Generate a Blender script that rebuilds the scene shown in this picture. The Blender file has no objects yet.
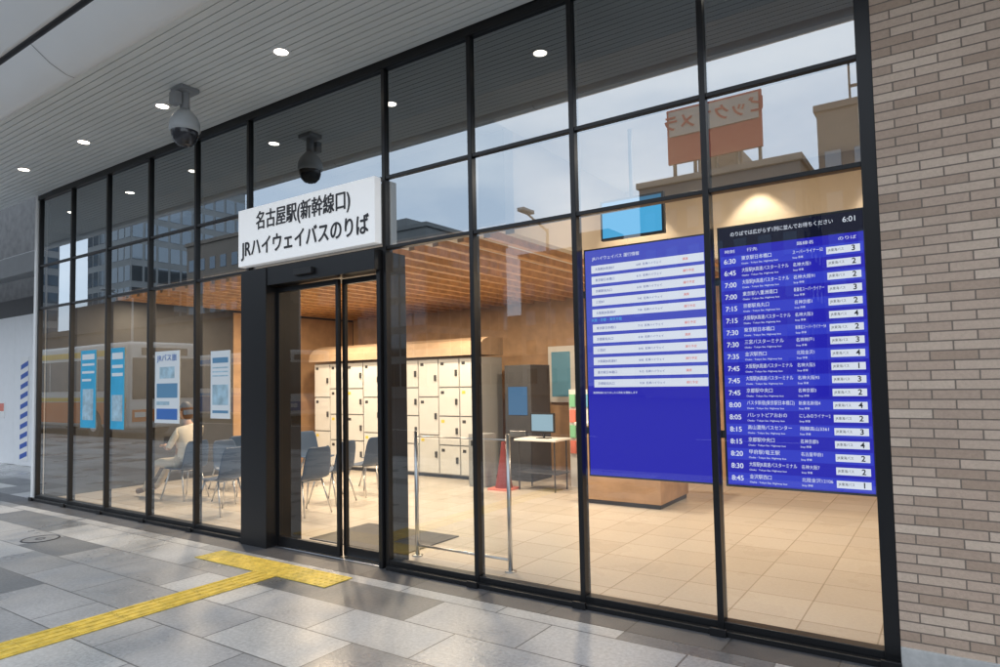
import bpy, bmesh, math, random
from mathutils import Vector, Matrix
random.seed(4)
S=bpy.context.scene
D=bpy.data
# ---------------------------------------------------------------- materials
def nt(name):
    m=D.materials.new(name); m.use_nodes=True
    return m,m.node_tree,m.node_tree.nodes["Principled BSDF"]
def mat(name,col,rough=.5,metal=0,emit=None,es=0,var=.0,scale=6,bump=0,bscale=60,spec=None):
    m,t,b=nt(name)
    b.inputs["Base Color"].default_value=(*col,1); b.inputs["Roughness"].default_value=rough
    b.inputs["Metallic"].default_value=metal
    if spec is not None: b.inputs["Specular IOR Level"].default_value=spec
    if emit: b.inputs["Emission Color"].default_value=(*emit,1); b.inputs["Emission Strength"].default_value=es
    if var or bump:
        tc=t.nodes.new("ShaderNodeTexCoord")
    if var:
        n=t.nodes.new("ShaderNodeTexNoise"); n.inputs["Scale"].default_value=scale; n.inputs["Detail"].default_value=3
        t.links.new(tc.outputs["Object"],n.inputs["Vector"])
        r=t.nodes.new("ShaderNodeValToRGB")
        r.color_ramp.elements[0].position=.3; r.color_ramp.elements[1].position=.7
        r.color_ramp.elements[0].color=(*[c*(1-var) for c in col],1); r.color_ramp.elements[1].color=(*[min(1,c*(1+var)) for c in col],1)
        t.links.new(n.outputs["Fac"],r.inputs["Fac"]); t.links.new(r.outputs["Color"],b.inputs["Base Color"])
    if bump:
        n2=t.nodes.new("ShaderNodeTexNoise"); n2.inputs["Scale"].default_value=bscale; n2.inputs["Detail"].default_value=2
        t.links.new(tc.outputs["Object"],n2.inputs["Vector"])
        bp=t.nodes.new("ShaderNodeBump"); bp.inputs["Strength"].default_value=bump; bp.inputs["Distance"].default_value=.01
        t.links.new(n2.outputs["Fac"],bp.inputs["Height"]); t.links.new(bp.outputs["Normal"],b.inputs["Normal"])
    return m
def emis(name,col,s=1):
    m=D.materials.new(name); m.use_nodes=True; t=m.node_tree; t.nodes.clear()
    e=t.nodes.new("ShaderNodeEmission"); e.inputs[0].default_value=(*col,1); e.inputs[1].default_value=s
    o=t.nodes.new("ShaderNodeOutputMaterial"); t.links.new(e.outputs[0],o.inputs[0]); return m
def glassmat(name,f0,tint,power=4.0,rough=0.0,wav=0.0):
    m=D.materials.new(name); m.use_nodes=True; t=m.node_tree; t.nodes.clear(); N=t.nodes.new; L=t.links.new
    g=N("ShaderNodeNewGeometry"); d=N("ShaderNodeVectorMath"); d.operation='DOT_PRODUCT'
    L(g.outputs["Normal"],d.inputs[0]); L(g.outputs["Incoming"],d.inputs[1])
    a=N("ShaderNodeMath"); a.operation='ABSOLUTE'; L(d.outputs["Value"],a.inputs[0])
    s=N("ShaderNodeMath"); s.operation='SUBTRACT'; s.inputs[0].default_value=1; L(a.outputs[0],s.inputs[1])
    p=N("ShaderNodeMath"); p.operation='POWER'; L(s.outputs[0],p.inputs[0]); p.inputs[1].default_value=power
    k=N("ShaderNodeMath"); k.operation='MULTIPLY_ADD'; L(p.outputs[0],k.inputs[0]); k.inputs[1].default_value=1-f0; k.inputs[2].default_value=f0
    tr=N("ShaderNodeBsdfTransparent"); tr.inputs[0].default_value=(*tint,1)
    gl=N("ShaderNodeBsdfGlossy"); gl.inputs["Roughness"].default_value=rough; gl.inputs["Color"].default_value=(.90,.96,1,1)
    if wav:
        tc=N("ShaderNodeTexCoord"); nn=N("ShaderNodeTexNoise"); nn.inputs["Scale"].default_value=1.3; nn.inputs["Detail"].default_value=0
        L(tc.outputs["Object"],nn.inputs["Vector"]); bp=N("ShaderNodeBump"); bp.inputs["Strength"].default_value=wav; bp.inputs["Distance"].default_value=.01
        L(nn.outputs["Fac"],bp.inputs["Height"]); L(bp.outputs["Normal"],gl.inputs["Normal"])
    mx=N("ShaderNodeMixShader"); L(k.outputs[0],mx.inputs[0]); L(tr.outputs[0],mx.inputs[1]); L(gl.outputs[0],mx.inputs[2])
    o=N("ShaderNodeOutputMaterial"); L(mx.outputs[0],o.inputs[0]); return m
def brickmat(name,w,h,mortar,stops,mcol,axes="XZ",rough=.7,offset=.5,noise=.15,bump=.4,spk=40,rot=0,roughvar=False,bd=.01):
    m,t,b=nt(name); N=t.nodes.new; L=t.links.new
    tc=N("ShaderNodeTexCoord"); sx=N("ShaderNodeSeparateXYZ"); L(tc.outputs["Object"],sx.inputs[0])
    cx=N("ShaderNodeCombineXYZ"); L(sx.outputs[axes[0]],cx.inputs[0]); L(sx.outputs[axes[1]],cx.inputs[1])
    br=N("ShaderNodeTexBrick"); L(cx.outputs[0],br.inputs["Vector"])
    br.inputs["Color1"].default_value=(0,0,0,1); br.inputs["Color2"].default_value=(1,1,1,1); br.inputs["Mortar"].default_value=(.5,.5,.5,1)
    br.inputs["Scale"].default_value=1; br.inputs["Mortar Size"].default_value=mortar; br.inputs["Mortar Smooth"].default_value=.1
    br.inputs["Brick Width"].default_value=w; br.inputs["Row Height"].default_value=h; br.offset=offset
    r=N("ShaderNodeValToRGB"); L(br.outputs["Color"],r.inputs["Fac"])
    cr=r.color_ramp
    while len(cr.elements)<len(stops): cr.elements.new(.5)
    for e,(p,c) in zip(cr.elements,stops): e.position=p; e.color=(*c,1)
    n=N("ShaderNodeTexNoise"); n.inputs["Scale"].default_value=spk; n.inputs["Detail"].default_value=4; n.inputs["Roughness"].default_value=.7; L(tc.outputs["Object"],n.inputs["Vector"])
    n3=N("ShaderNodeTexNoise"); n3.inputs["Scale"].default_value=1.1; n3.inputs["Detail"].default_value=5; L(tc.outputs["Object"],n3.inputs["Vector"])
    ad=N("ShaderNodeMath"); ad.operation='ADD'; L(n.outputs["Fac"],ad.inputs[0]); L(n3.outputs["Fac"],ad.inputs[1])
    mr=N("ShaderNodeMapRange"); L(ad.outputs[0],mr.inputs[0]); mr.inputs[1].default_value=.7; mr.inputs[2].default_value=1.3; mr.inputs[3].default_value=1-noise; mr.inputs[4].default_value=1+noise
    mu=N("ShaderNodeMix"); mu.data_type='RGBA'; mu.blend_type='MIX'; L(br.outputs["Fac"],mu.inputs[0]); L(r.outputs["Color"],mu.inputs[6]); mu.inputs[7].default_value=(*mcol,1)
    vm=N("ShaderNodeVectorMath"); vm.operation='SCALE'; L(mu.outputs[2],vm.inputs[0]); L(mr.outputs[0],vm.inputs["Scale"])
    L(vm.outputs[0],b.inputs["Base Color"])
    b.inputs["Roughness"].default_value=rough
    if roughvar:
        m2=N("ShaderNodeMapRange"); L(n3.outputs["Fac"],m2.inputs[0]); m2.inputs[1].default_value=.35; m2.inputs[2].default_value=.65; m2.inputs[3].default_value=rough-.2; m2.inputs[4].default_value=rough+.15
        L(m2.outputs[0],b.inputs["Roughness"])
    sb=N("ShaderNodeMath"); sb.operation='MULTIPLY_ADD'; L(br.outputs["Fac"],sb.inputs[0]); sb.inputs[1].default_value=-1; L(n.outputs["Fac"],sb.inputs[2])
    bp=N("ShaderNodeBump"); bp.inputs["Strength"].default_value=bump; bp.inputs["Distance"].default_value=bd; L(sb.outputs[0],bp.inputs["Height"]); L(bp.outputs["Normal"],b.inputs["Normal"])
    return m
BLACK=mat("black_aluminium",(.012,.012,.013),.35,.3)
BLACKM=mat("black_matte",(.015,.015,.016),.6)
WHITE=mat("white_paint",(.80,.80,.79),.45,var=.03,scale=2)
SIGNW=mat("sign_white",(.86,.86,.85),.35,emit=(1,1,1),es=.25)
TXT=mat("sign_text",(.02,.02,.025),.5)
SLAT=mat("soffit_slat",(.68,.70,.69),.5,var=.05,scale=1.2)
FASC=mat("fascia_metal",(.82,.84,.85),.35,var=.03,scale=.8)
STEEL=mat("brushed_steel",(.6,.6,.6),.28,1)
GREYM=mat("grey_plastic",(.30,.31,.32),.35,var=.05)
GAP=mat("soffit_gap",(.12,.12,.12),.8)
DARKG=mat("dark_grey",(.05,.05,.055),.5,var=.1)
NAVY=mat("navy_shell",(.03,.06,.12),.4)
WOOD=mat("wood_slat",(.60,.33,.14),.45,var=.2,scale=9)
WALLW=mat("wood_wall",(.50,.31,.17),.5,var=.14,scale=5)
WALLB=mat("beige_wall",(.54,.46,.36),.7,var=.04,scale=2)
CEIL=mat("ceiling_white",(.74,.71,.66),.8,var=.02)
LOCK=mat("locker_white",(.66,.66,.65),.35,var=.02)
LOCKT=mat("locker_wood_top",(.42,.30,.20),.5,var=.1)
COOL=emis("downlight_lamp",(1,.88,.72),14)
GL=glassmat("window_glass",.09,(.84,.87,.88),3.0,wav=.03)
GLU=glassmat("window_glass_upper",.30,(.36,.39,.42),3.2,wav=.04)
GLD=glassmat("door_glass",.05,(.90,.92,.91),4)
BRK=brickmat("tile_brick",.215,.052,.004,[(0,(.38,.27,.195)),(.35,(.47,.345,.26)),(.7,(.53,.40,.305)),(1,(.59,.46,.355))],(.18,.14,.11),noise=.14,bump=.45,spk=70)
PAVE=brickmat("stone_paving",.9,.45,.006,[(0,(.13,.135,.14)),(.16,(.17,.175,.18)),(.22,(.27,.275,.28)),(.5,(.37,.37,.37)),(1,(.47,.47,.46))],(.13,.13,.13),axes="XY",rough=.40,noise=.32,spk=40,roughvar=True,bump=.2)
PAVD=brickmat("dark_stone_edge",.6,.31,.005,[(0,(.06,.06,.065)),(1,(.10,.10,.105))],(.03,.03,.03),axes="XY",rough=.42,noise=.25,spk=80,bump=.2)
FLOOR=brickmat("floor_tile",.45,.45,.005,[(0,(.51,.46,.395)),(1,(.57,.52,.455))],(.36,.31,.25),axes="XY",rough=.25,offset=0,noise=.07,bump=.08)
ASPH=mat("asphalt",(.07,.07,.072),.85,var=.2,scale=3,bump=.5,bscale=120)
YEL=mat("tactile_yellow",(.66,.48,.08),.6,var=.22,scale=14)
# ---------------------------------------------------------------- mesh builder
def empty(name,loc=(0,0,0)):
    o=D.objects.new(name,None); o.location=loc; o.empty_display_size=.2; S.collection.objects.link(o); return o
class MB:
    def __init__(s,name,parent=None,bev=0,smooth=False,segs=2): s.n=name;s.p=parent;s.v=[];s.f=[];s.m=[];s.mi=[];s.bev=bev;s.sm=smooth;s.seg=segs
    def mid(s,m):
        if m not in s.m: s.m.append(m)
        return s.m.index(m)
    def add(s,vs,fs,m):
        b=len(s.v); s.v+= [tuple(v) for v in vs]; i=s.mid(m)
        for f in fs: s.f.append([b+a for a in f]); s.mi.append(i)
        return s
    def box(s,x0,x1,y0,y1,z0,z1,m,M=None):
        vs=[Vector((x,y,z)) for z in (z0,z1) for y in (y0,y1) for x in (x0,x1)]
        if M: vs=[M@v for v in vs]
        return s.add(vs,[(0,2,3,1),(4,5,7,6),(0,1,5,4),(1,3,7,5),(3,2,6,7),(2,0,4,6)],m)
    def quad(s,a,b,c,d,m): return s.add([a,b,c,d],[(0,1,2,3)],m)
    def cyl(s,p0,p1,r0,m,r1=None,n=16,caps=True):
        r1=r0 if r1 is None else r1; p0=Vector(p0);p1=Vector(p1);d=(p1-p0).normalized()
        u=d.orthogonal().normalized(); w=d.cross(u); vs=[]
        for p,r in((p0,r0),(p1,r1)):
            for i in range(n):
                a=2*math.pi*i/n; vs.append(p+u*math.cos(a)*r+w*math.sin(a)*r)
        fs=[(i,(i+1)%n,n+(i+1)%n,n+i) for i in range(n)]
        if caps: fs+=[tuple(range(n))[::-1],tuple(range(n,2*n))]
        return s.add(vs,fs,m)
    def lathe(s,c,prof,m,n=24,M=None):
        vs=[]
        for r,z in prof:
            for i in range(n):
                a=2*math.pi*i/n; v=Vector((r*math.cos(a),r*math.sin(a),z)); 
                if M: v=M@v
                vs.append(v+Vector(c))
        fs=[]
        for k in range(len(prof)-1):
            for i in range(n): fs.append((k*n+i,k*n+(i+1)%n,(k+1)*n+(i+1)%n,(k+1)*n+i))
        return s.add(vs,fs,m)
    def ext(s,prof,x0,x1,m,closed=False):
        n=len(prof); vs=[(x0,y,z) for y,z in prof]+[(x1,y,z) for y,z in prof]
        r=range(n if closed else n-1)
        fs=[(i,(i+1)%n,n+(i+1)%n,n+i) for i in r]
        if closed: fs+=[tuple(range(n))[::-1],tuple(range(n,2*n))]
        return s.add(vs,fs,m)
    def build(s,loc=None,rz=0):
        me=D.meshes.new(s.n); me.from_pydata(s.v,[],s.f); 
        for m in s.m: me.materials.append(m)
        me.polygons.foreach_set("material_index",s.mi)
        if s.sm: me.polygons.foreach_set("use_smooth",[True]*len(me.polygons))
        me.update(); o=D.objects.new(s.n,me); S.collection.objects.link(o)
        if s.p: o.parent=s.p
        if loc: o.location=loc
        o.rotation_euler[2]=rz
        if s.bev:
            b=o.modifiers.new("b","BEVEL"); b.width=s.bev; b.segments=s.seg; b.limit_method='ANGLE'
        return o
def text(name,body,x,y,z,size,m,parent,align='LEFT',sx=1,spacing=1,bold=0,w=None):
    c=D.curves.new(name,'FONT'); c.body=body; c.size=size; c.align_x=align; c.align_y='CENTER'; c.space_line=spacing; c.offset=bold
    c.extrude=.0006
    o=D.objects.new(name,c); S.collection.objects.link(o); o.location=(x,y,z); o.rotation_euler=(math.pi/2,0,0); o.scale=(sx,1,1)
    c.materials.append(m); o.parent=parent
    if w:
        bpy.context.view_layer.update()
        if o.dimensions.x>0: o.scale=(sx*w/o.dimensions.x,1,1)
    return o
# ---------------------------------------------------------------- camera
cam=D.cameras.new("camera"); co=D.objects.new("camera",cam); S.collection.objects.link(co); S.camera=co
cam.lens=24; cam.sensor_width=36; cam.shift_y=.0125; cam.clip_end=2000; cam.clip_start=.05
th=math.atan(980/667); p=math.radians(3.0)
h=Vector((-math.cos(th),math.sin(th),0)); rgt=Vector((math.sin(th),math.cos(th),0)); up=Vector((0,0,1))
fw=(h*math.cos(p)+up*math.sin(p)); u2=rgt.cross(fw)
roll=.0195; R=(rgt-u2*roll).normalized(); U=(u2+rgt*roll).normalized()
co.matrix_world=Matrix(((R.x,U.x,-fw.x,0),(R.y,U.y,-fw.y,-4.3),(R.z,U.z,-fw.z,1.6),(0,0,0,1)))
# ---------------------------------------------------------------- world : Nishita sky under a thin overcast layer, brighter towards -Y
SAZ=40
W=D.worlds.new("World"); S.world=W; W.use_nodes=True; t=W.node_tree
sk=t.nodes.new("ShaderNodeTexSky"); sk.sky_type='NISHITA'; sk.sun_disc=False; sk.sun_elevation=math.radians(30); sk.sun_rotation=math.radians(SAZ)
sk.dust_density=1.0; sk.ozone_density=1.5
tc=t.nodes.new("ShaderNodeTexCoord"); nz=t.nodes.new("ShaderNodeTexNoise"); nz.inputs["Scale"].default_value=3.2; nz.inputs["Detail"].default_value=7
mp=t.nodes.new("ShaderNodeMapping"); mp.inputs["Scale"].default_value=(1,1,3); t.links.new(tc.outputs["Generated"],mp.inputs[0]); t.links.new(mp.outputs[0],nz.inputs["Vector"])
rp=t.nodes.new("ShaderNodeValToRGB"); rp.color_ramp.elements[0].position=.35; rp.color_ramp.elements[0].color=(9.6,11.4,13.8,1); rp.color_ramp.elements[1].position=.65; rp.color_ramp.elements[1].color=(14.2,15.2,16.4,1)
t.links.new(nz.outputs["Fac"],rp.inputs["Fac"])
mxn=t.nodes.new("ShaderNodeMix"); mxn.data_type='RGBA'; mxn.inputs[0].default_value=.85; t.links.new(sk.outputs[0],mxn.inputs[6]); t.links.new(rp.outputs["Color"],mxn.inputs[7])
sxy=t.nodes.new("ShaderNodeSeparateXYZ"); t.links.new(tc.outputs["Generated"],sxy.inputs[0])
mr=t.nodes.new("ShaderNodeMapRange"); t.links.new(sxy.outputs["Y"],mr.inputs[0]); mr.inputs[1].default_value=-.9; mr.inputs[2].default_value=.1; mr.inputs[3].default_value=1.35; mr.inputs[4].default_value=.9
vs_=t.nodes.new("ShaderNodeVectorMath"); vs_.operation='SCALE'; t.links.new(mxn.outputs[2],vs_.inputs[0]); t.links.new(mr.outputs[0],vs_.inputs["Scale"])
bg=t.nodes["Background"]; bg.inputs[1].default_value=.12; t.links.new(vs_.outputs[0],bg.inputs[0])
sl=D.lights.new("sun",'SUN'); sl.energy=.5; sl.angle=math.radians(15); sl.color=(1,.95,.9)
so=D.objects.new("sun",sl); S.collection.objects.link(so)
az=math.radians(SAZ); el=math.radians(30)
sd=Vector((math.sin(az)*math.cos(el),math.cos(az)*math.cos(el),math.sin(el)))
so.rotation_euler=(sd).to_track_quat('Z','Y').to_euler()
S.view_settings.view_transform='Standard'; S.view_settings.look='None'
# ---------------------------------------------------------------- ground
MB("ground").quad((-300,-300,-.13),(300,-300,-.13),(300,300,-.13),(-300,300,-.13),ASPH).build()
MB("pavement").box(-60,25,-6.4,-.31,-.15,0,PAVE).build()
MB("kerb",bev=.01).box(-60,25,-6.58,-6.402,-.15,.003,mat("kerb_stone",(.35,.35,.34),.7,var=.1)).build()
MB("pavement_dark_edge").box(-40,25,-.309,.0,-.15,.001,PAVD).build()
MB("side_pavement").box(-40,-11.26,.001,30,-.15,-.001,PAVE).build()
mf=MB("road_marking")
for i in range(12): mf.box(-60+i*6,-57+i*6,-14.1,-13.95,-.128,-.124,WHITE)
mf.build()
tp=MB("tactile_paving",bev=0)
def ttile(x,y,kind):
    s=.3; tp.box(x+.002,x+s-.002,y+.002,y+s-.002,.002,.008,YEL)
    if kind=='dot':
        for i in range(5):
            for j in range(5):
                cx=x+.03+i*.06; cy=y+.03+j*.06
                tp.lathe((cx,cy,0),[(.014,.008),(.010,.0125),(0.0,.013)],YEL,n=8)
    else:
        for i in range(4):
            a=.0375+i*.075
            tp.box(x+a-.014,x+a+.014,y+.012,y+s-.012,.0079,.0128,YEL)
for i in range(6): ttile(-5.97+i*.3,-.69,'dot')
for j in range(12): ttile(-5.07,-.99-j*.3,'bar' if j<11 else 'dot')
tp.build()
mh=MB("manhole_cover",bev=.001)
mh.lathe((-8.2,-1.1,0),[(.0,.004),(.16,.004)],mat("manhole_fill",(.28,.28,.28),.5,var=.2,scale=20),n=32); mh.lathe((-8.2,-1.1,0),[(.16,.004),(.163,.006),(.18,.006),(.18,0)],DARKG,n=32)
mh.lathe((-8.2,-1.1,0),[(.03,.0045),(.035,.0065),(.05,.0065),(.05,.004)],DARKG,n=16); mh.build()
# ---------------------------------------------------------------- glass curtain wall
fac=empty("glass_facade")
mx=[-.355,-1.28,-2.24,-3.17,-4.13,-6.1,-7.08,-8.08,-9.12,-10.13,-11.15]
T1,T2,TOP=2.80,3.43,4.42
fr=MB("frame",fac,bev=.003)
HW=.02
for i,x in enumerate(mx):
    w=.035 if i==0 else HW
    fr.box(x-w,x+w+(.01 if i==0 else 0),-.03,.06,.0,TOP,BLACK)
for i in range(len(mx)-1):
    a=mx[i+1]+HW; b=mx[i]-(HW if i else .035)
    fr.box(a,b,-.022,.05,T1-.015,T1+.015,BLACK); fr.box(a,b,-.022,.05,T2-.015,T2+.015,BLACK)
    if i!=4: fr.box(a,b,-.025,.06,.0,.075,BLACK)
fr.box(-11.18,-.31,-.04,.08,TOP,TOP+.07,BLACK)
fr.box(-11.18,-6.13,-.08,-.031,.0,.035,BLACK); fr.box(-4.1,-.31,-.08,-.031,.0,.035,BLACK)
for x in mx[:4]+mx[5:]:
    fr.box(x-.05,x+.05,-.10,-.081,.0,.05,BLACK)
fr.build()
g=MB("panes",fac)
for i in range(len(mx)-1):
    a=mx[i+1]+HW; b=mx[i]-HW
    if i!=4: g.quad((a,0,.075),(b,0,.075),(b,0,T1-.015),(a,0,T1-.015),GL)
    g.quad((a,0,T1+.015),(b,0,T1+.015),(b,0,T2-.015),(a,0,T2-.015),GLU)
    g.quad((a,0,T2+.015),(b,0,T2+.015),(b,0,TOP),(a,0,TOP),GLU)
g.build()
MB("corner_post",fac,bev=.004).box(-11.25,-11.181,-.05,.10,.0,TOP+.07,WHITE).build()
eg=MB("end_wall",fac)
ENDW=mat("end_wall_dark",(.06,.06,.062),.4,var=.1)
eg.box(-11.25,-11.16,.101,6.3,0,4.49,ENDW); eg.box(-11.159,-11.14,3.2,6.19,.01,2.98,WALLW)
eg.build()
# ---------------------------------------------------------------- sliding door
dr=empty("sliding_door")
b=MB("door_surround",dr,bev=.004)
b.box(-6.07,-5.66,-.13,.30,0,T1-.02,BLACK)
b.box(-5.66,-4.16,-.12,.28,T1-.20,T1-.02,BLACK)
b.box(-4.20,-4.157,-.06,.28,0,T1-.20,BLACK)
b.box(-5.66,-4.20,-.02,.2,.0,.006,STEEL)
b.box(-5.2,-4.95,-.16,-.12,T1-.15,T1-.09,BLACKM)
b.build()
def leaf(n,x0,x1,y):
    l=MB(n,dr,bev=.002)
    l.box(x0,x0+.035,y-.02,y+.02,.01,T1-.21,BLACK); l.box(x1-.035,x1,y-.02,y+.02,.01,T1-.21,BLACK)
    l.box(x0+.035,x1-.035,y-.02,y+.02,.01,.10,BLACK); l.box(x0+.035,x1-.035,y-.02,y+.02,T1-.26,T1-.21,BLACK)
    l.quad((x0+.035,y,.10),(x1-.035,y,.10),(x1-.035,y,T1-.26),(x0+.035,y,T1-.26),GLD)
    l.build()
leaf("leaf_1",-5.66,-4.76,.02); leaf("leaf_2",-4.76,-4.20,.07)
# ---------------------------------------------------------------- station sign
sg=empty("station_sign")
MB("panel",sg,bev=.004).box(-6.10,-4.13,-.14,-.058,2.83,3.42,SIGNW).build()
for i,(dx,dz) in enumerate(((0,0),(.005,0),(-.005,0),(0,.004),(0,-.004))):
    text("line_1","名古屋駅(新幹線口)",-5.115+dx,-.1435-i*.0004,3.255+dz*.5,.2,TXT,sg,'CENTER',w=1.36)
    text("line_2","JRハイウェイバスのりば",-5.115+dx,-.1435-i*.0004,2.995+dz,.2,TXT,sg,'CENTER',w=1.84)
# ---------------------------------------------------------------- brick wall right
MB("brick_wall").box(-.31,9,-.035,.5,.12,4.7,BRK).build()
MB("wall_plinth",bev=.004).box(-.31,9,-.05,.5,0,.12,mat("plinth_stone",(.45,.44,.42),.6,var=.1,scale=30)).build()
# ---------------------------------------------------------------- canopy
cn=empty("canopy")
SZ=4.49
s=MB("soffit_slats",cn)
n=20; wd=1.46/n
for i in range(n):
    y1=-.05-i*wd; s.box(-30,8,y1-wd+.008,y1,SZ,SZ+.035,SLAT)
s.box(-30,8,-1.5,.0,SZ+.05,SZ+.10,GAP)
s.build()
f=MB("fascia",cn,smooth=True)
PF=[(-1.525,4.56),(-1.525,4.45),(-1.55,4.43),(-1.62,4.435),(-1.75,4.49),(-1.90,4.60)]
f.ext(PF,-30,8,FASC)
f.ext([(-1.90,4.60),(-1.895,4.66),(-1.93,4.66)],-30,8,DARKG)
f.ext([(-1.93,4.66),(-1.935,4.63),(-1.97,4.64),(-2.2,4.83),(-2.45,5.05),(-2.6,5.25),(-2.68,5.5)],-30,8,FASC)
o=f.build()
k=MB("fascia_joints",cn)
for i in range(10):
    x=-24.5+i*3.0; k.ext([(a_-.001,b_-.002) for a_,b_ in PF[1:]],x,x+.008,GAP)
k.build()
MB("roof_slab",cn).box(-30,8,-2.68,.05,5.50,5.7,FASC).build()
LX=[-1.1,-2.9,-4.7,-6.6,-8.3,-9.95,-11.8,-13.6,-15.5]
for x in LX:
    dl=MB("ceiling_downlight",smooth=False)
    dl.lathe((x,-.68,0),[(.058,SZ+.008),(.06,SZ-.008),(.082,SZ-.008),(.084,SZ+.002)],WHITE,n=28)
    dl.lathe((x,-.68,0),[(.0,SZ-.005),(.058,SZ-.005)],COOL,n=28); dl.build()
# ---------------------------------------------------------------- security camera
sc=empty("security_camera",(0,0,-.075))
k=MB("mount",sc,bev=.004); cx,cy=-6.05,-.76
k.box(cx-.10,cx+.10,cy-.09,cy+.09,4.52,4.564,GREYM); k.cyl((cx,cy,4.53),(cx,cy,4.33),.045,GREYM)
k.box(cx-.05,cx+.05,cy-.13,cy-.06,4.38,4.50,GREYM); k.build()
k=MB("housing",sc,smooth=True)
k.lathe((cx,cy,0),[(0,4.36),(.05,4.36),(.075,4.33),(.11,4.29),(.135,4.24),(.14,4.19),(.14,4.15),(.125,4.14)],mat("camera_shell",(.42,.44,.45),.35),n=32)
k.lathe((cx,cy,0),[(.125,4.145),(.122,4.10),(.105,4.05),(.07,4.012),(.03,3.998),(0,3.995)],mat("smoked_dome",(.03,.03,.035),.12),n=32)
k.build()
# ---------------------------------------------------------------- building shell
bl=empty("station_building")
q=MB("shell",bl)
q.box(-11.2,9,.1,12,4.71,14,WALLB)  # upper mass, out of view, added to block sky light
q.box(-11.13,3,6.2,6.4,0,4.70,WALLW)
q.box(2.6,2.8,.5,6.2,0,4.70,WALLB)
q.box(-11.15,-.31,.12,.6,3.98,4.70,BLACKM)  # black panel stands in for the unlit void above the ceiling
q.box(-3.35,2.6,.6,3.5,3.95,4.0,CEIL)
q.box(-3.35,2.6,3.5,3.6,2.98,4.0,WALLB)
q.box(-3.45,-3.35,.9,3.6,2.98,4.0,WALLB)
q.box(-11.13,-3.45,.9,1.0,3.12,4.0,BLACKM)
q.box(-11.13,-3.45,1.0,6.2,3.16,3.2,CEIL); q.box(-3.45,2.6,3.6,6.2,3.16,3.2,CEIL)
q.build()
MB("interior_floor").box(-11.15,2.6,.0,6.2,-.1,.004,FLOOR).build()
ws=MB("wood_slat_ceiling",bl,bev=.002)
x=-11.05
while x<2.5:
    y0=1.02 if x<-3.5 else 3.62
    ws.box(x,x+.08,y0,6.18,3.01,3.09,WOOD); x+=.33
ws.build()
def area(name,x,y,z,sz,e,col=(1,.78,.54)):
    l=D.lights.new(name,'AREA'); l.shape='DISK'; l.size=sz; l.energy=e; l.color=col
    o=D.objects.new(name,l); S.collection.objects.link(o); o.location=(x,y,z); return o
for x in (-9.8,-7.6,-5.2): area("ceiling_light",x,1.9,3.0,.22,90)
for x in (-9,-6.4,-3.9,-.8): area("ceiling_light",x,3.5,3.0,.22,80)
for x in (-2.0,.6): area("ceiling_light",x,1.9,3.94,.2,46,(1,.83,.64))
for x in (-3.1,-1.75,-.4):
    l=D.lights.new("wall_washer",'SPOT'); l.energy=75; l.spot_size=math.radians(85); l.spot_blend=.4; l.color=(1,.82,.60); l.shadow_soft_size=.03
    o=D.objects.new("wall_washer",l); S.collection.objects.link(o); o.location=(x,3.25,3.93)
# ---------------------------------------------------------------- lockers
lk=empty("coin_locker")
k=MB("cabinet",lk,bev=.004)
x=-10.3
SC=mat("locker_screen",(.03,.03,.04),.2); c=0; LOCKB=mat("locker_body",(.36,.36,.355),.4)
YB=mat("locker_label",(.7,.55,.1),.5)
while x<-6.5:
    k.box(x,x+.44,4.42,5.0,.06,2.0,LOCKB)
    rows=[.07,.55,1.03,1.51,1.99] if c%3 else [.07,.71,1.35,1.99]
    if c==4:
        k.box(x+.01,x+.43,4.40,4.42,.07,1.99,LOCKB); k.box(x+.08,x+.36,4.39,4.40,1.2,1.55,SC); k.box(x+.12,x+.32,4.39,4.40,.85,1.05,DARKG)
    else:
        for a,bb in zip(rows,rows[1:]):
            k.box(x+.012,x+.428,4.395,4.42,a+.012,bb-.012,LOCK)
            k.box(x+.36,x+.40,4.375,4.395,(a+bb)/2-.05,(a+bb)/2+.05,DARKG)
            k.box(x+.05,x+.12,4.392,4.395,bb-.11,bb-.06,DARKG if (c+int(a*10))%3 else YB)
    x+=.445; c+=1
k.box(-10.3,-6.3,4.46,5.0,0,.06,DARKG)
k.build()
k=MB("top_canopy",lk); k.ext([(4.30,2.03),(4.32,2.16),(4.42,2.27),(4.6,2.33),(5.0,2.33),(5.0,2.03)],-10.35,-6.27,LOCKT,closed=True); k.build()
# ---------------------------------------------------------------- chairs
def chair(x,y,rz):
    e=empty("waiting_chair",(x,y,0)); e.rotation_euler[2]=rz
    prof=[(.22,.43),(.18,.445),(.05,.43),(-.12,.425),(-.19,.45),(-.225,.52),(-.25,.65),(-.275,.80),(-.285,.84)]
    m=MB("shell",e,smooth=True); vs=[];W2=7
    for i,(px,pz) in enumerate(prof):
        hw=[.20,.215,.225,.225,.22,.215,.21,.19,.15][i]
        for j in range(W2):
            s_=(j/(W2-1)*2-1); vs.append((px+(.03*s_*s_ if i>4 else 0),s_*hw,pz+(.02*s_*s_ if i<=4 else 0)))
    fs=[(i*W2+j,i*W2+j+1,(i+1)*W2+j+1,(i+1)*W2+j) for i in range(len(prof)-1) for j in range(W2-1)]
    m.add(vs,fs,NAVY); o=m.build(); so_=o.modifiers.new("s","SOLIDIFY"); so_.thickness=.014
    sb=o.modifiers.new("ss","SUBSURF"); sb.levels=1; sb.render_levels=1
    l=MB("legs",e,smooth=True)
    for sx,sy in((1,1),(1,-1),(-1,1),(-1,-1)):
        l.cyl((sx*.12,sy*.15,.425),(sx*.24,sy*.21,.006),.011,STEEL,n=10)
    l.cyl((.12,-.15,.41),(.12,.15,.41),.01,STEEL,n=8); l.cyl((-.12,-.15,.41),(-.12,.15,.41),.01,STEEL,n=8)
    l.build()
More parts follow.
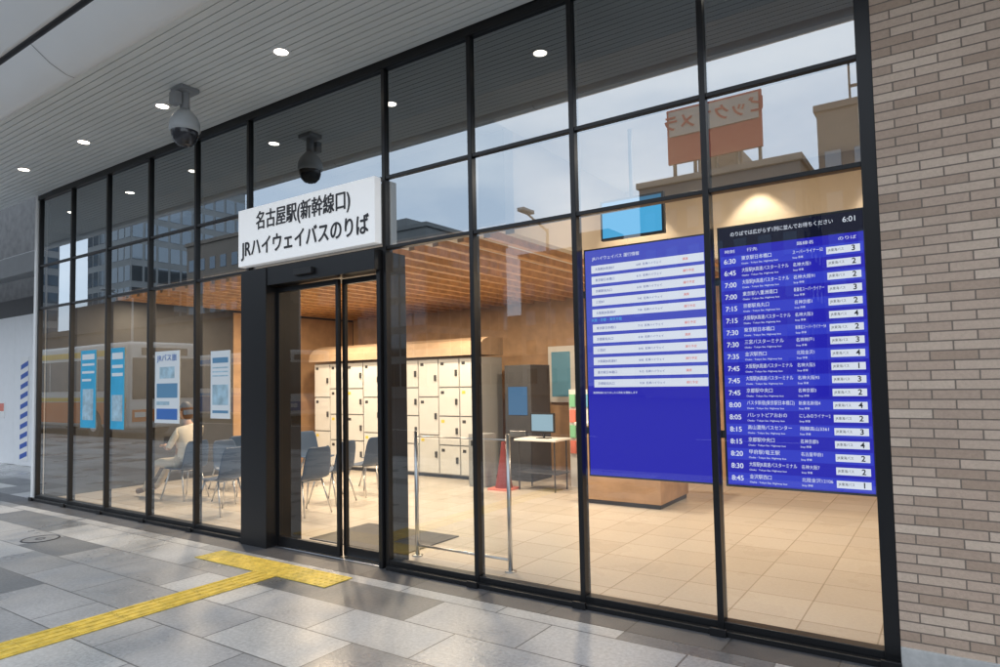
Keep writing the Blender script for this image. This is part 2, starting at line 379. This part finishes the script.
for x,y,r in((-6.75,1.25,math.pi),(-7.05,1.95,3.3),(-7.15,2.65,math.pi),(-7.5,3.3,3.0),(-8.4,1.4,0.1),(-8.5,2.2,-.1),(-8.6,3.0,0),(-7.75,.75,3.25),(-9.25,1.15,math.radians(188)),(-9.45,2.0,math.pi),(-9.5,2.8,math.pi)):
    chair(x,y,r)
# ---------------------------------------------------------------- seated person
def person(loc,rz):
    V=[];R=[];E=[];G=[]
    idx={}
    def a(n,p,r,g,par=None):
        idx[n]=len(V);V.append(p);R.append(r);G.append(g)
        if par: E.append((idx[par],idx[n]))
    a('pel',(-.02,0,.54),(.13,.15),1); a('spi',(-.07,0,.70),(.12,.15),0,'pel'); a('che',(-.10,0,.92),(.125,.165),0,'spi'); a('neb',(-.06,0,1.06),(.07,.09),0,'che'); a('nek',(-.03,0,1.13),(.05,.05),2,'neb'); a('hed',(0,0,1.19),(.05,.05),2,'nek')
    for sname,sy in(('l',1),('r',-1)):
        a('sh'+sname,(-.07,sy*.18,1.0),(.06,.06),0,'che'); a('el'+sname,(.05,sy*.24,.76),(.046,.046),0,'sh'+sname)
        a('wr'+sname,(.27,sy*.12,.76),(.03,.03),2,'el'+sname); a('ha'+sname,(.34,sy*.09,.78),(.036,.018),2,'wr'+sname)
        a('hp'+sname,(.06,sy*.10,.53),(.095,.095),1,'pel'); a('kn'+sname,(.43,sy*.13,.53),(.068,.068),1,'hp'+sname)
        a('an'+sname,(.78 if sy<0 else .70,sy*.13,.13),(.042,.042),1,'kn'+sname); a('to'+sname,(.96 if sy<0 else .88,sy*.14,.09),(.035,.045),3,'an'+sname)
    me=D.meshes.new("body"); me.from_pydata(V,E,[]); o=D.objects.new("body",me); S.collection.objects.link(o)
    sk_=o.modifiers.new("skin","SKIN"); 
    for i,r in enumerate(R): me.skin_vertices[0].data[i].radius=r
    me.skin_vertices[0].data[0].use_root=True
    sb=o.modifiers.new("s","SUBSURF"); sb.levels=2; sb.render_levels=2
    dg=bpy.context.evaluated_depsgraph_get(); ev=o.evaluated_get(dg); nm=D.meshes.new_from_object(ev)
    D.objects.remove(o); 
    ms=[mat("linen_shirt",(.78,.72,.62),.8,bump=.3),mat("beige_trousers",(.55,.48,.38),.8,bump=.3),mat("skin",(.55,.34,.24),.5),mat("shoe",(.25,.17,.12),.6)]
    nm.materials.clear()
    for m_ in ms: nm.materials.append(m_)
    segs=[(Vector(V[a_]),Vector(V[b_]),G[b_]) for a_,b_ in E]
    for pl in nm.polygons:
        c=pl.center; best=min(segs,key=lambda s_:(c-(s_[0]+(s_[1]-s_[0])*max(0,min(1,(c-s_[0]).dot(s_[1]-s_[0])/(s_[1]-s_[0]).length_squared)))).length)
        pl.material_index=best[2]; pl.use_smooth=True
    e=empty("seated_person",loc); e.rotation_euler[2]=rz
    ob=D.objects.new("body",nm); S.collection.objects.link(ob); ob.parent=e
    hd=MB("head",e,smooth=True)
    def ell(c,rx,ry,rz_,m_,n=16,mm=12,z0=-1,z1=1):
        vs=[];
        for i in range(mm+1):
            ph=math.asin(z0)+(math.asin(z1)-math.asin(z0))*i/mm
            for j in range(n):
                a_=2*math.pi*j/n; vs.append((c[0]+rx*math.cos(ph)*math.cos(a_),c[1]+ry*math.cos(ph)*math.sin(a_),c[2]+rz_*math.sin(ph)))
        hd.add(vs,[(i*n+j,i*n+(j+1)%n,(i+1)*n+(j+1)%n,(i+1)*n+j) for i in range(mm) for j in range(n)],m_)
    hair=mat("dark_hair",(.03,.022,.018),.6); eye=BLACKM
    ell((.02,0,1.27),.095,.075,.115,ms[2]); ell((-.005,0,1.295),.105,.086,.115,hair,z0=-.15); ell((-.045,0,1.24),.07,.08,.10,hair)
    ell((.118,0,1.26),.016,.012,.02,ms[2],8,6); ell((.103,.03,1.275),.008,.012,.006,eye,8,6); ell((.103,-.03,1.275),.008,.012,.006,eye,8,6)
    ell((.103,0,1.215),.008,.022,.006,mat("lips",(.4,.16,.13),.5),8,6)
    ell((.01,.078,1.26),.018,.01,.028,ms[2],8,6); ell((.01,-.078,1.26),.018,.01,.028,ms[2],8,6)
    hd.build()
    fg=MB("fingers",e,smooth=True)
    for sy in(1,-1):
        for i in range(4):
            y_=sy*.09+(i-1.5)*.017; L_=[.05,.06,.055,.042][i]
            fg.cyl((.36,y_,.782),(.36+L_*.6,y_,.778),.008,ms[2],.0075,n=8); fg.cyl((.36+L_*.6,y_,.778),(.36+L_,y_,.758),.0075,ms[2],.006,n=8)
        fg.cyl((.33,sy*.09-sy*.03,.785),(.37,sy*.09-sy*.055,.795),.009,ms[2],.007,n=8)
    fg.build()
    bk=MB("phone",e,bev=.003); bk.box(.38,.388,-.06,.06,.76,.90,BLACKM); bk.build()
person((-9.25,1.15,-.02),math.radians(188))
# ---------------------------------------------------------------- guard rail inside
gr=MB("guard_rail",smooth=True)
for x in(-4.18,-3.15): gr.cyl((x,.42,0),(x,.42,1.15),.019,STEEL); gr.cyl((x,.42,.004),(x,.42,.012),.05,STEEL)
gr.cyl((-4.18,.42,.10),(-3.15,.42,.10),.012,STEEL); gr.cyl((-4.18,.42,1.1),(-3.15,.42,1.1),.006,STEEL)
gr.quad((-4.16,.42,.13),(-3.17,.42,.13),(-3.17,.42,1.08),(-4.16,.42,1.08),GLD); gr.build()
MB("door_mat",bev=.003).box(-5.6,-4.3,.35,1.2,.004,.014,DARKG).build()
# ---------------------------------------------------------------- displays
BLUE=emis("screen_blue",(.028,.025,.52),1.0); BLUEL=emis("screen_blue_light",(.045,.06,.66),1.0)
SW=emis("screen_white",(.85,.89,1),1.0); SH=emis("screen_header",(.01,.012,.03),1.0); SR=emis("screen_red",(.9,.12,.1),.9); SCy=emis("screen_cyan",(.1,.5,.9),1)
YD=.09
d1=empty("departure_board")
X0,X1,Z0,Z1=-1.235,-.405,.91,2.56
k=MB("casing",d1,bev=.003); k.box(X0-.015,X1+.015,YD+.004,YD+.09,Z0-.015,Z1+.015,BLACKM)
for z in(1.2,2.2): k.box(X0-.06,X1+.05,YD+.03,YD+.05,z,z+.05,BLACKM)
k.build()
k=MB("screen",d1); HZ=2.435
k.box(X0,X1,YD,YD+.004,HZ,Z1,SH); nr=19; rh=(HZ-.06-Z0)/nr
k.box(X0,X1,YD,YD+.004,Z0,HZ,BLUE)
for i in range(nr):
    zt=HZ-.055-i*rh
    if i%2==0: k.box(X0+.004,X1-.004,YD-.0015,YD+.001,zt-rh+.003,zt-.003,BLUEL)
    k.box(X1-.20,X1-.02,YD-.003,YD,zt-rh*.78,zt-rh*.22,SW)
k.build()
times="6:30 6:45 7:00 7:00 7:15 7:15 7:30 7:30 7:35 7:45 7:45 7:45 8:00 8:05 8:15 8:15 8:20 8:30 8:45".split()
dest="東京駅日本橋口,大阪駅JR高速バスターミナル,大阪駅JR高速バスターミナル,東京駅八重洲南口,京都駅烏丸口,大阪駅JR高速バスターミナル,東京駅日本橋口,三宮バスターミナル,金沢駅西口,大阪駅JR高速バスターミナル,大阪駅JR高速バスターミナル,京都駅中央口,バスタ新宿(東京駅日本橋口),バレットピアおおの,高山濃飛バスセンター,京都駅中央口,甲府駅/竜王駅,大阪駅JR高速バスターミナル,金沢駅西口".split(",")
line="スーパーライナー52,名神大阪1,名神大阪91,新東名スーパーライナー,名神京都1,名神大阪3,新東名スーパーライナー54,名神神戸1,北陸金沢1,名神大阪5,名神大阪93,名神京都3,新東名新宿4,にしみのライナー2,飛騨高山3361,名神京都5,名古屋甲府1,名神大阪7,北陸金沢12106".split(",")
nums="3 2 2 3 2 4 2 3 4 1 3 2 4 2 3 4 2 2 1".split()
text("header","のりばでは広がらず1列に並んでお待ちください",X0+.07,YD-.002,HZ+.08,.032,SW,d1,w=.60)
text("clock","6:01",X1-.03,YD-.002,HZ+.08,.045,SW,d1,'RIGHT')
text("columns","時刻        行先                         路線名              のりば",X0+.03,YD-.002,HZ-.03,.024,SW,d1,w=.76)
for i in range(nr):
    zc=HZ-.055-(i+.5)*rh
    text("time",times[i],X0+.100,YD-.003,zc,.044,SW,d1,'RIGHT',bold=.0006)
    text("dest",dest[i],X0+.135,YD-.003,zc+.013,.030,SW,d1,w=min(.28,.026*len(dest[i])))
    text("dest_sub","Osaka · Tokyo Sta. Highway bus",X0+.135,YD-.003,zc-.020,.015,SW,d1,w=.22)
    text("route",line[i],X0+.44,YD-.003,zc+.012,.027,SW,d1,w=min(.17,.02*len(line[i])))
    text("route_sub","Stop 停車",X0+.44,YD-.003,zc-.020,.015,SW,d1)
    text("stop_no",nums[i],X1-.055,YD-.005,zc,.045,TXT,d1,'CENTER',bold=.001)
    text("stop_lbl","JR東海バス",X1-.19,YD-.005,zc,.020,TXT,d1,w=.085)
d2=empty("information_screen")
X0,X1,Z0,Z1=-2.215,-1.325,.91,2.54
k=MB("casing",d2,bev=.003); k.box(X0-.012,X1+.012,YD+.004,YD+.09,Z0-.012,Z1+.012,BLACKM)
for z in(1.2,2.2): k.box(X0-.04,X1+.06,YD+.03,YD+.05,z,z+.05,BLACKM)
k.build()
k=MB("screen",d2); k.box(X0,X1,YD,YD+.004,Z0,1.55,emis("screen_blue2",(.03,.026,.50),1.0)); k.box(X0,X1,YD,YD+.004,1.55,Z1,emis("screen_blue3",(.08,.10,.60),1.0))
zs=[2.40,2.32,2.24,2.16,2.08,1.97,1.89,1.81,1.73,1.65,1.57]
for i,z in enumerate(zs): k.box(X0+.05,X1-.015,YD-.002,YD,z-.030,z+.026,SW)
k.build()
text("title","JRハイウェイバス 運行情報",X0+.06,YD-.003,2.475,.03,SW,d2)
text("sub","大阪・京都・東京方面",X0+.04,YD-.003,2.025,.024,SCy,d2)
text("note","発車時刻になりましたら改札を開始します",X0+.04,YD-.003,1.50,.018,SW,d2)
LB=emis("row_ink",(.12,.15,.45),1)
for i,z in enumerate(zs):
    text("row",["大阪駅JR高速BT","東京駅日本橋口","京都駅烏丸口","三宮BT"][i%4],X0+.08,YD-.004,z-.004,.022,LB,d2)
    text("row","%d:%02d  名神ハイウェイ"%(6+i//3,15*(i%4)),X0+.40,YD-.004,z-.004,.020,LB,d2)
    text("row","運行予定" if i%3 else "満席",X1-.16,YD-.004,z-.004,.020,SR,d2)
hm=MB("hanging_monitor",bev=.004); hm.box(-2.75,-2.12,1.50,1.55,2.92,3.30,BLACKM); hm.box(-2.73,-2.14,1.496,1.50,2.94,3.28,emis("monitor_img",(.06,.35,.62),1.3))
hm.cyl((-2.44,1.53,3.3),(-2.44,1.53,3.95),.018,BLACKM); hm.build()
# ---------------------------------------------------------------- counter, table, rack
ct=MB("service_counter",bev=.006); ct.box(-4.1,-3.0,3.5,4.5,.06,1.0,WALLW); ct.box(-4.08,-3.02,3.53,4.48,.004,.06,DARKG); ct.box(-4.14,-2.96,3.46,4.54,1.0,1.04,WHITE); ct.build()
tb=MB("side_table",bev=.003)
for x in(-5.35,-4.75):
    for y in(4.0,4.35): tb.cyl((x,y,.004),(x,y,.72),.012,DARKG,n=8)
tb.box(-5.4,-4.7,3.95,4.4,.72,.75,WHITE); tb.box(-5.4,-4.7,4.0,4.35,.25,.265,DARKG); tb.build()
mo=MB("desk_monitor",bev=.004); mo.box(-5.2,-4.8,4.1,4.13,.84,1.12,BLACKM); mo.box(-5.18,-4.82,4.097,4.1,.86,1.10,emis("pc_img",(.5,.7,.8),.8)); mo.cyl((-5,4.15,.75),(-5,4.12,.9),.015,BLACKM); mo.box(-5.1,-4.9,4.08,4.2,.75,.76,BLACKM); mo.build()
rk=MB("pamphlet_rack",bev=.002); 
rk.box(-4.82,-4.26,4.6,4.7,.004,1.45,LOCK)
cols=[(.7,.2,.15),(.15,.4,.6),(.75,.65,.2),(.2,.5,.3),(.8,.8,.8),(.7,.4,.5)]
pm=[mat("pamphlet_%d"%i,c,.5) for i,c in enumerate(cols)]
for r in range(4):
    for c in range(5): rk.box(-4.8+c*.108,-4.71+c*.108,4.57,4.6,.5+r*.23,.69+r*.23,pm[(r*3+c*2)%6])
rk.build()
nb=MB("notice_board",bev=.003); nb.box(-6.05,-5.35,6.12,6.19,1.2,2.2,WHITE); nb.box(-5.98,-5.6,6.115,6.12,1.3,2.1,pm[1]); nb.box(-5.55,-5.4,6.115,6.12,1.6,2.1,pm[4]); nb.build()
vm=MB("ticket_machine",bev=.01); vm.box(-6.05,-5.55,4.7,5.3,.004,1.85,DARKG); vm.box(-5.98,-5.62,4.69,4.70,1.05,1.5,emis("ticket_img",(.15,.3,.5),.7)); vm.box(-5.95,-5.65,4.67,4.70,.7,.8,STEEL); vm.build()
tc=MB("traffic_cone"); tc.box(-5.75,-5.40,3.75,4.1,.004,.03,pm[0]); tc.lathe((-5.575,3.925,0),[(.13,.03),(.05,.5),(.03,.7),(0,.7)],mat("cone_red",(.22,.03,.025),.5),n=20); tc.build()
tr=MB("trash_bin",bev=.01); tr.box(-6.2,-5.9,3.9,4.2,.01,.8,GREYM); tr.box(-6.15,-5.95,3.895,3.9,.62,.70,BLACKM); tr.build()
# ---------------------------------------------------------------- posters on the glass
def poster(x0,x1,z0,z1,base,blocks,txt=None):
    e=empty("window_poster"); k=MB("sheet",e); k.box(x0,x1,-.006,-.004,z0,z1,base)
    w=x1-x0;hh=z1-z0
    for a,b_,c,d,m_ in blocks: k.box(x0+a*w,x0+b_*w,-.0075,-.006,z0+c*hh,z0+d*hh,m_)
    k.build()
    if txt: text("words",txt,(x0+x1)/2,-.009,z1-.1*hh,.09,txt_m,e,'CENTER',w=w*.8)
cy=mat("poster_cyan",(.03,.38,.62),.5,var=.1,scale=5); wh=mat("poster_white",(.70,.73,.74),.5); bl_=mat("poster_blue",(.04,.15,.45),.5); pk=mat("poster_ink",(.1,.25,.4),.5); gy=mat("poster_grey",(.35,.50,.58),.5,var=.3,scale=9)
txt_m=bl_
poster(-9.84,-9.42,1.08,2.12,cy,[(.1,.9,.8,.83,wh),(.1,.9,.7,.73,wh),(.1,.7,.6,.63,wh),(.15,.85,.1,.5,gy),(.1,.9,.88,.95,wh)])
poster(-9.02,-8.68,1.08,2.12,cy,[(.1,.9,.75,.79,wh),(.1,.9,.65,.69,wh),(.1,.9,.1,.42,gy),(.1,.9,.86,.94,wh)])
poster(-7.95,-7.42,1.18,2.03,wh,[(.08,.92,.35,.55,pk),(.2,.8,.62,.78,gy),(.08,.6,.25,.3,gy),(.08,.92,.05,.2,bl_)],"JRバス旅")
poster(-6.80,-6.44,1.25,1.99,wh,[(.1,.9,.82,.9,pk),(.1,.9,.74,.76,gy),(.1,.9,.68,.70,gy),(.1,.9,.62,.64,gy),(.1,.9,.2,.5,gy),(.1,.9,.08,.12,pk)])
# ---------------------------------------------------------------- left surroundings
hd=empty("construction_hoarding"); k=MB("panels",hd,bev=.004)
HB=mat("hoarding_white",(.80,.81,.82),.4,var=.02)
for i in range(14): k.box(-24+i*.9+.004,-24+(i+1)*.9-.004,1.7,1.74,0.02,3.2,HB)
k.build()
k=MB("warning_strip",hd); k.box(-16.42,-16.04,1.685,1.70,.12,2.3,WHITE)
bs=mat("stripe_blue",(.03,.10,.42),.5)
for i in range(10):
    z=.14+i*.21
    if z+.2<2.3: k.add([(-16.41,1.683,z),(-16.05,1.683,z+.09),(-16.05,1.683,z+.19),(-16.41,1.683,z+.10)],[(0,1,2,3)],bs)
k.build()
k=MB("red_notice",hd); k.box(-17.6,-17.25,1.688,1.70,1.0,1.35,WHITE); k.box(-17.57,-17.28,1.685,1.688,1.15,1.32,pm[0]); k.build()
ob_=MB("overhead_structure",bev=.01)
ob_.box(-30,-11.4,1.75,14,3.2,3.6,DARKG); ob_.box(-30,-11.4,2.4,14,3.6,9,mat("concrete_dark",(.13,.13,.13),.8,var=.2))
ob_.box(-30,-11.4,1.2,1.5,3.9,4.3,GREYM)
ob_.build()
# ---------------------------------------------------------------- opposite city, seen in the glass
WIN=mat("office_window",(.22,.26,.30),.08,.8)
def tower(name,x,y,w,d,h,col,fl=3.4,bay=2.4,wf=.55,hf=.5,band=False):
    e=empty(name); k=MB("walls",e); wm=mat(name+"_wall",col,.7,var=.08,scale=.3)
    k.box(x,x+w,y-d,y,-.13,h,wm); k.box(x-.2,x+w+.2,y-d-.2,y+.2,h,h+.5,wm); k.box(x+w*.3,x+w*.6,y-d*.6,y-d*.3,h+.5,h+3,wm); k.build()
    q=MB("windows",e); n=int(w/bay); nf=int((h-1)/fl); m_=int(d/bay)
    for f_ in range(nf):
        z=1.2+f_*fl
        if band: q.box(x+.4,x+w-.4,y,y+.05,z,z+fl*hf,WIN); q.box(x+w,x+w+.05,y-d+.4,y-.4,z,z+fl*hf,WIN); q.box(x-.05,x,y-d+.4,y-.4,z,z+fl*hf,WIN); continue
        for i in range(n):
            a=x+(i+.5)*w/n; q.box(a-bay*wf/2,a+bay*wf/2,y,y+.05,z,z+fl*hf,WIN)
        for i in range(m_):
            a=y-(i+.5)*d/m_; q.box(x+w,x+w+.05,a-bay*wf/2,a+bay*wf/2,z,z+fl*hf,WIN); q.box(x-.05,x,a-bay*wf/2,a+bay*wf/2,z,z+fl*hf,WIN)
    q.build(); return e
tower("office_building",-22,-50,13,14,18,(.20,.19,.18),fl=3.2,bay=1.8,hf=.55)
e=tower("department_store",-8,-52,12,16,22,(.17,.15,.14),fl=3.2,bay=2)
k=MB("rooftop_frame",e)
for i in range(4): k.box(-6+i*2,-5.85+i*2,-55,-54.8,22,26.5-i*.5,DARKG)
k.box(-6,2,-55,-54.8,24.5,24.7,DARKG); k.build()
rs=empty("billboard"); k=MB("face",rs); RD=mat("billboard_red",(.40,.035,.025),.5); k.box(-19.3,-11.6,-50.2,-49.9,19.6,24.2,RD); k.box(-19.1,-11.8,-49.9,-49.8,21.9,24.0,mat("billboard_cream",(.42,.39,.36),.6))
for i in range(5): k.box(-19+i*1.75,-18.8+i*1.75,-50.6,-50.2,18.5,24.2,DARKG)
k.build(); t_=text("letters","ビックカメラ",-15.4,-49.75,22.9,1.4,RD,rs,'CENTER',bold=.03); t_.rotation_euler=(math.pi/2,0,math.pi)
tower("hotel_building",8,-60,16,15,24,(.4,.38,.35))
tower("apartment_building",-42,-62,16,14,16,(.30,.28,.26))
tower("glass_office",-66,-52,18,16,19,(.24,.26,.27),bay=2.0,wf=.85,hf=.75)
tower("brown_office",-92,-50,18,18,22,(.24,.21,.18))
tower("high_rise",-118,-48,14,20,36,(.28,.30,.31),bay=2,wf=.8,hf=.7)
tower("station_tower",-165,-34,22,20,34,(.25,.26,.27),bay=2.2,wf=.8,hf=.6)
tower("bus_terminal_building",-86,-24,50,6,6.5,(.05,.05,.055),band=True,hf=.3)
tower("warehouse_building",-280,-75,110,10,9,(.18,.18,.18),band=True)
tower("shopping_arcade",-165,-82,200,10,9,(.16,.15,.15),band=True)
for lx in (-14,-30,-48):
    sl_=MB("street_lamp",smooth=True); sl_.cyl((lx,-20,-.13),(lx,-20,8),.11,GREYM,.06); sl_.cyl((lx,-20,7.9),(lx,-18.2,8.4),.05,GREYM,.04); sl_.box(lx-.15,lx+.15,-18.7,-17.9,8.36,8.5,GREYM); sl_.build()
def bus(x,y,rz,c1,c2):
    e=empty("highway_bus",(x,y,-.13)); e.rotation_euler[2]=rz
    bw=mat("bus_white",(.75,.75,.73),.25); bo=mat("bus_orange",c1,.3); by=mat("bus_yellow",c2,.3); bwin=mat("bus_window",(.02,.025,.03),.08)
    k=MB("body",e,bev=.12,segs=3); k.box(-5.8,5.8,-1.22,1.22,.35,3.3,bw); k.build()
    k=MB("trim",e); 
    for s_ in(-1,1):
        y0,y1=(1.22,1.235) if s_>0 else(-1.235,-1.22)
        k.box(-5.6,5.6,y0,y1,.5,1.25,bo); k.box(-5.6,5.6,y0,y1,1.28,1.42,by); k.box(-5.6,5.5,y0,y1,1.65,2.75,bwin); k.box(-5.6,5.6,y0,y1,2.85,3.05,by)
        for i in range(6): k.box(-5.6+i*1.85,-5.55+i*1.85,y0-.004*(s_<0),y1+.004*(s_>0),1.65,2.75,bw)
    k.box(5.8,5.82,-1.1,1.1,1.35,2.75,bwin); k.box(5.8,5.82,-1.1,1.1,.6,1.0,bo); k.box(5.8,5.83,-.8,.8,2.85,3.1,DARKG)
    for s_ in(-.85,.85): k.box(5.82,5.84,s_-.18,s_+.18,.75,.92,WHITE)
    k.build()
    k=MB("wheels",e)
    for wx in(-3.6,3.5):
        for s_ in(-1,1):
            k.cyl((wx,s_*.95,.5),(wx,s_*1.25,.5),.5,BLACKM,n=24); k.cyl((wx,s_*1.25,.5),(wx,s_*1.27,.5),.27,STEEL,n=20)
    k.build()
bus(-28.5,-8.3,math.radians(0),(.80,.22,.02),(.80,.55,.05))
bus(-30,-16,math.radians(2),(.05,.15,.4),(.1,.3,.6))
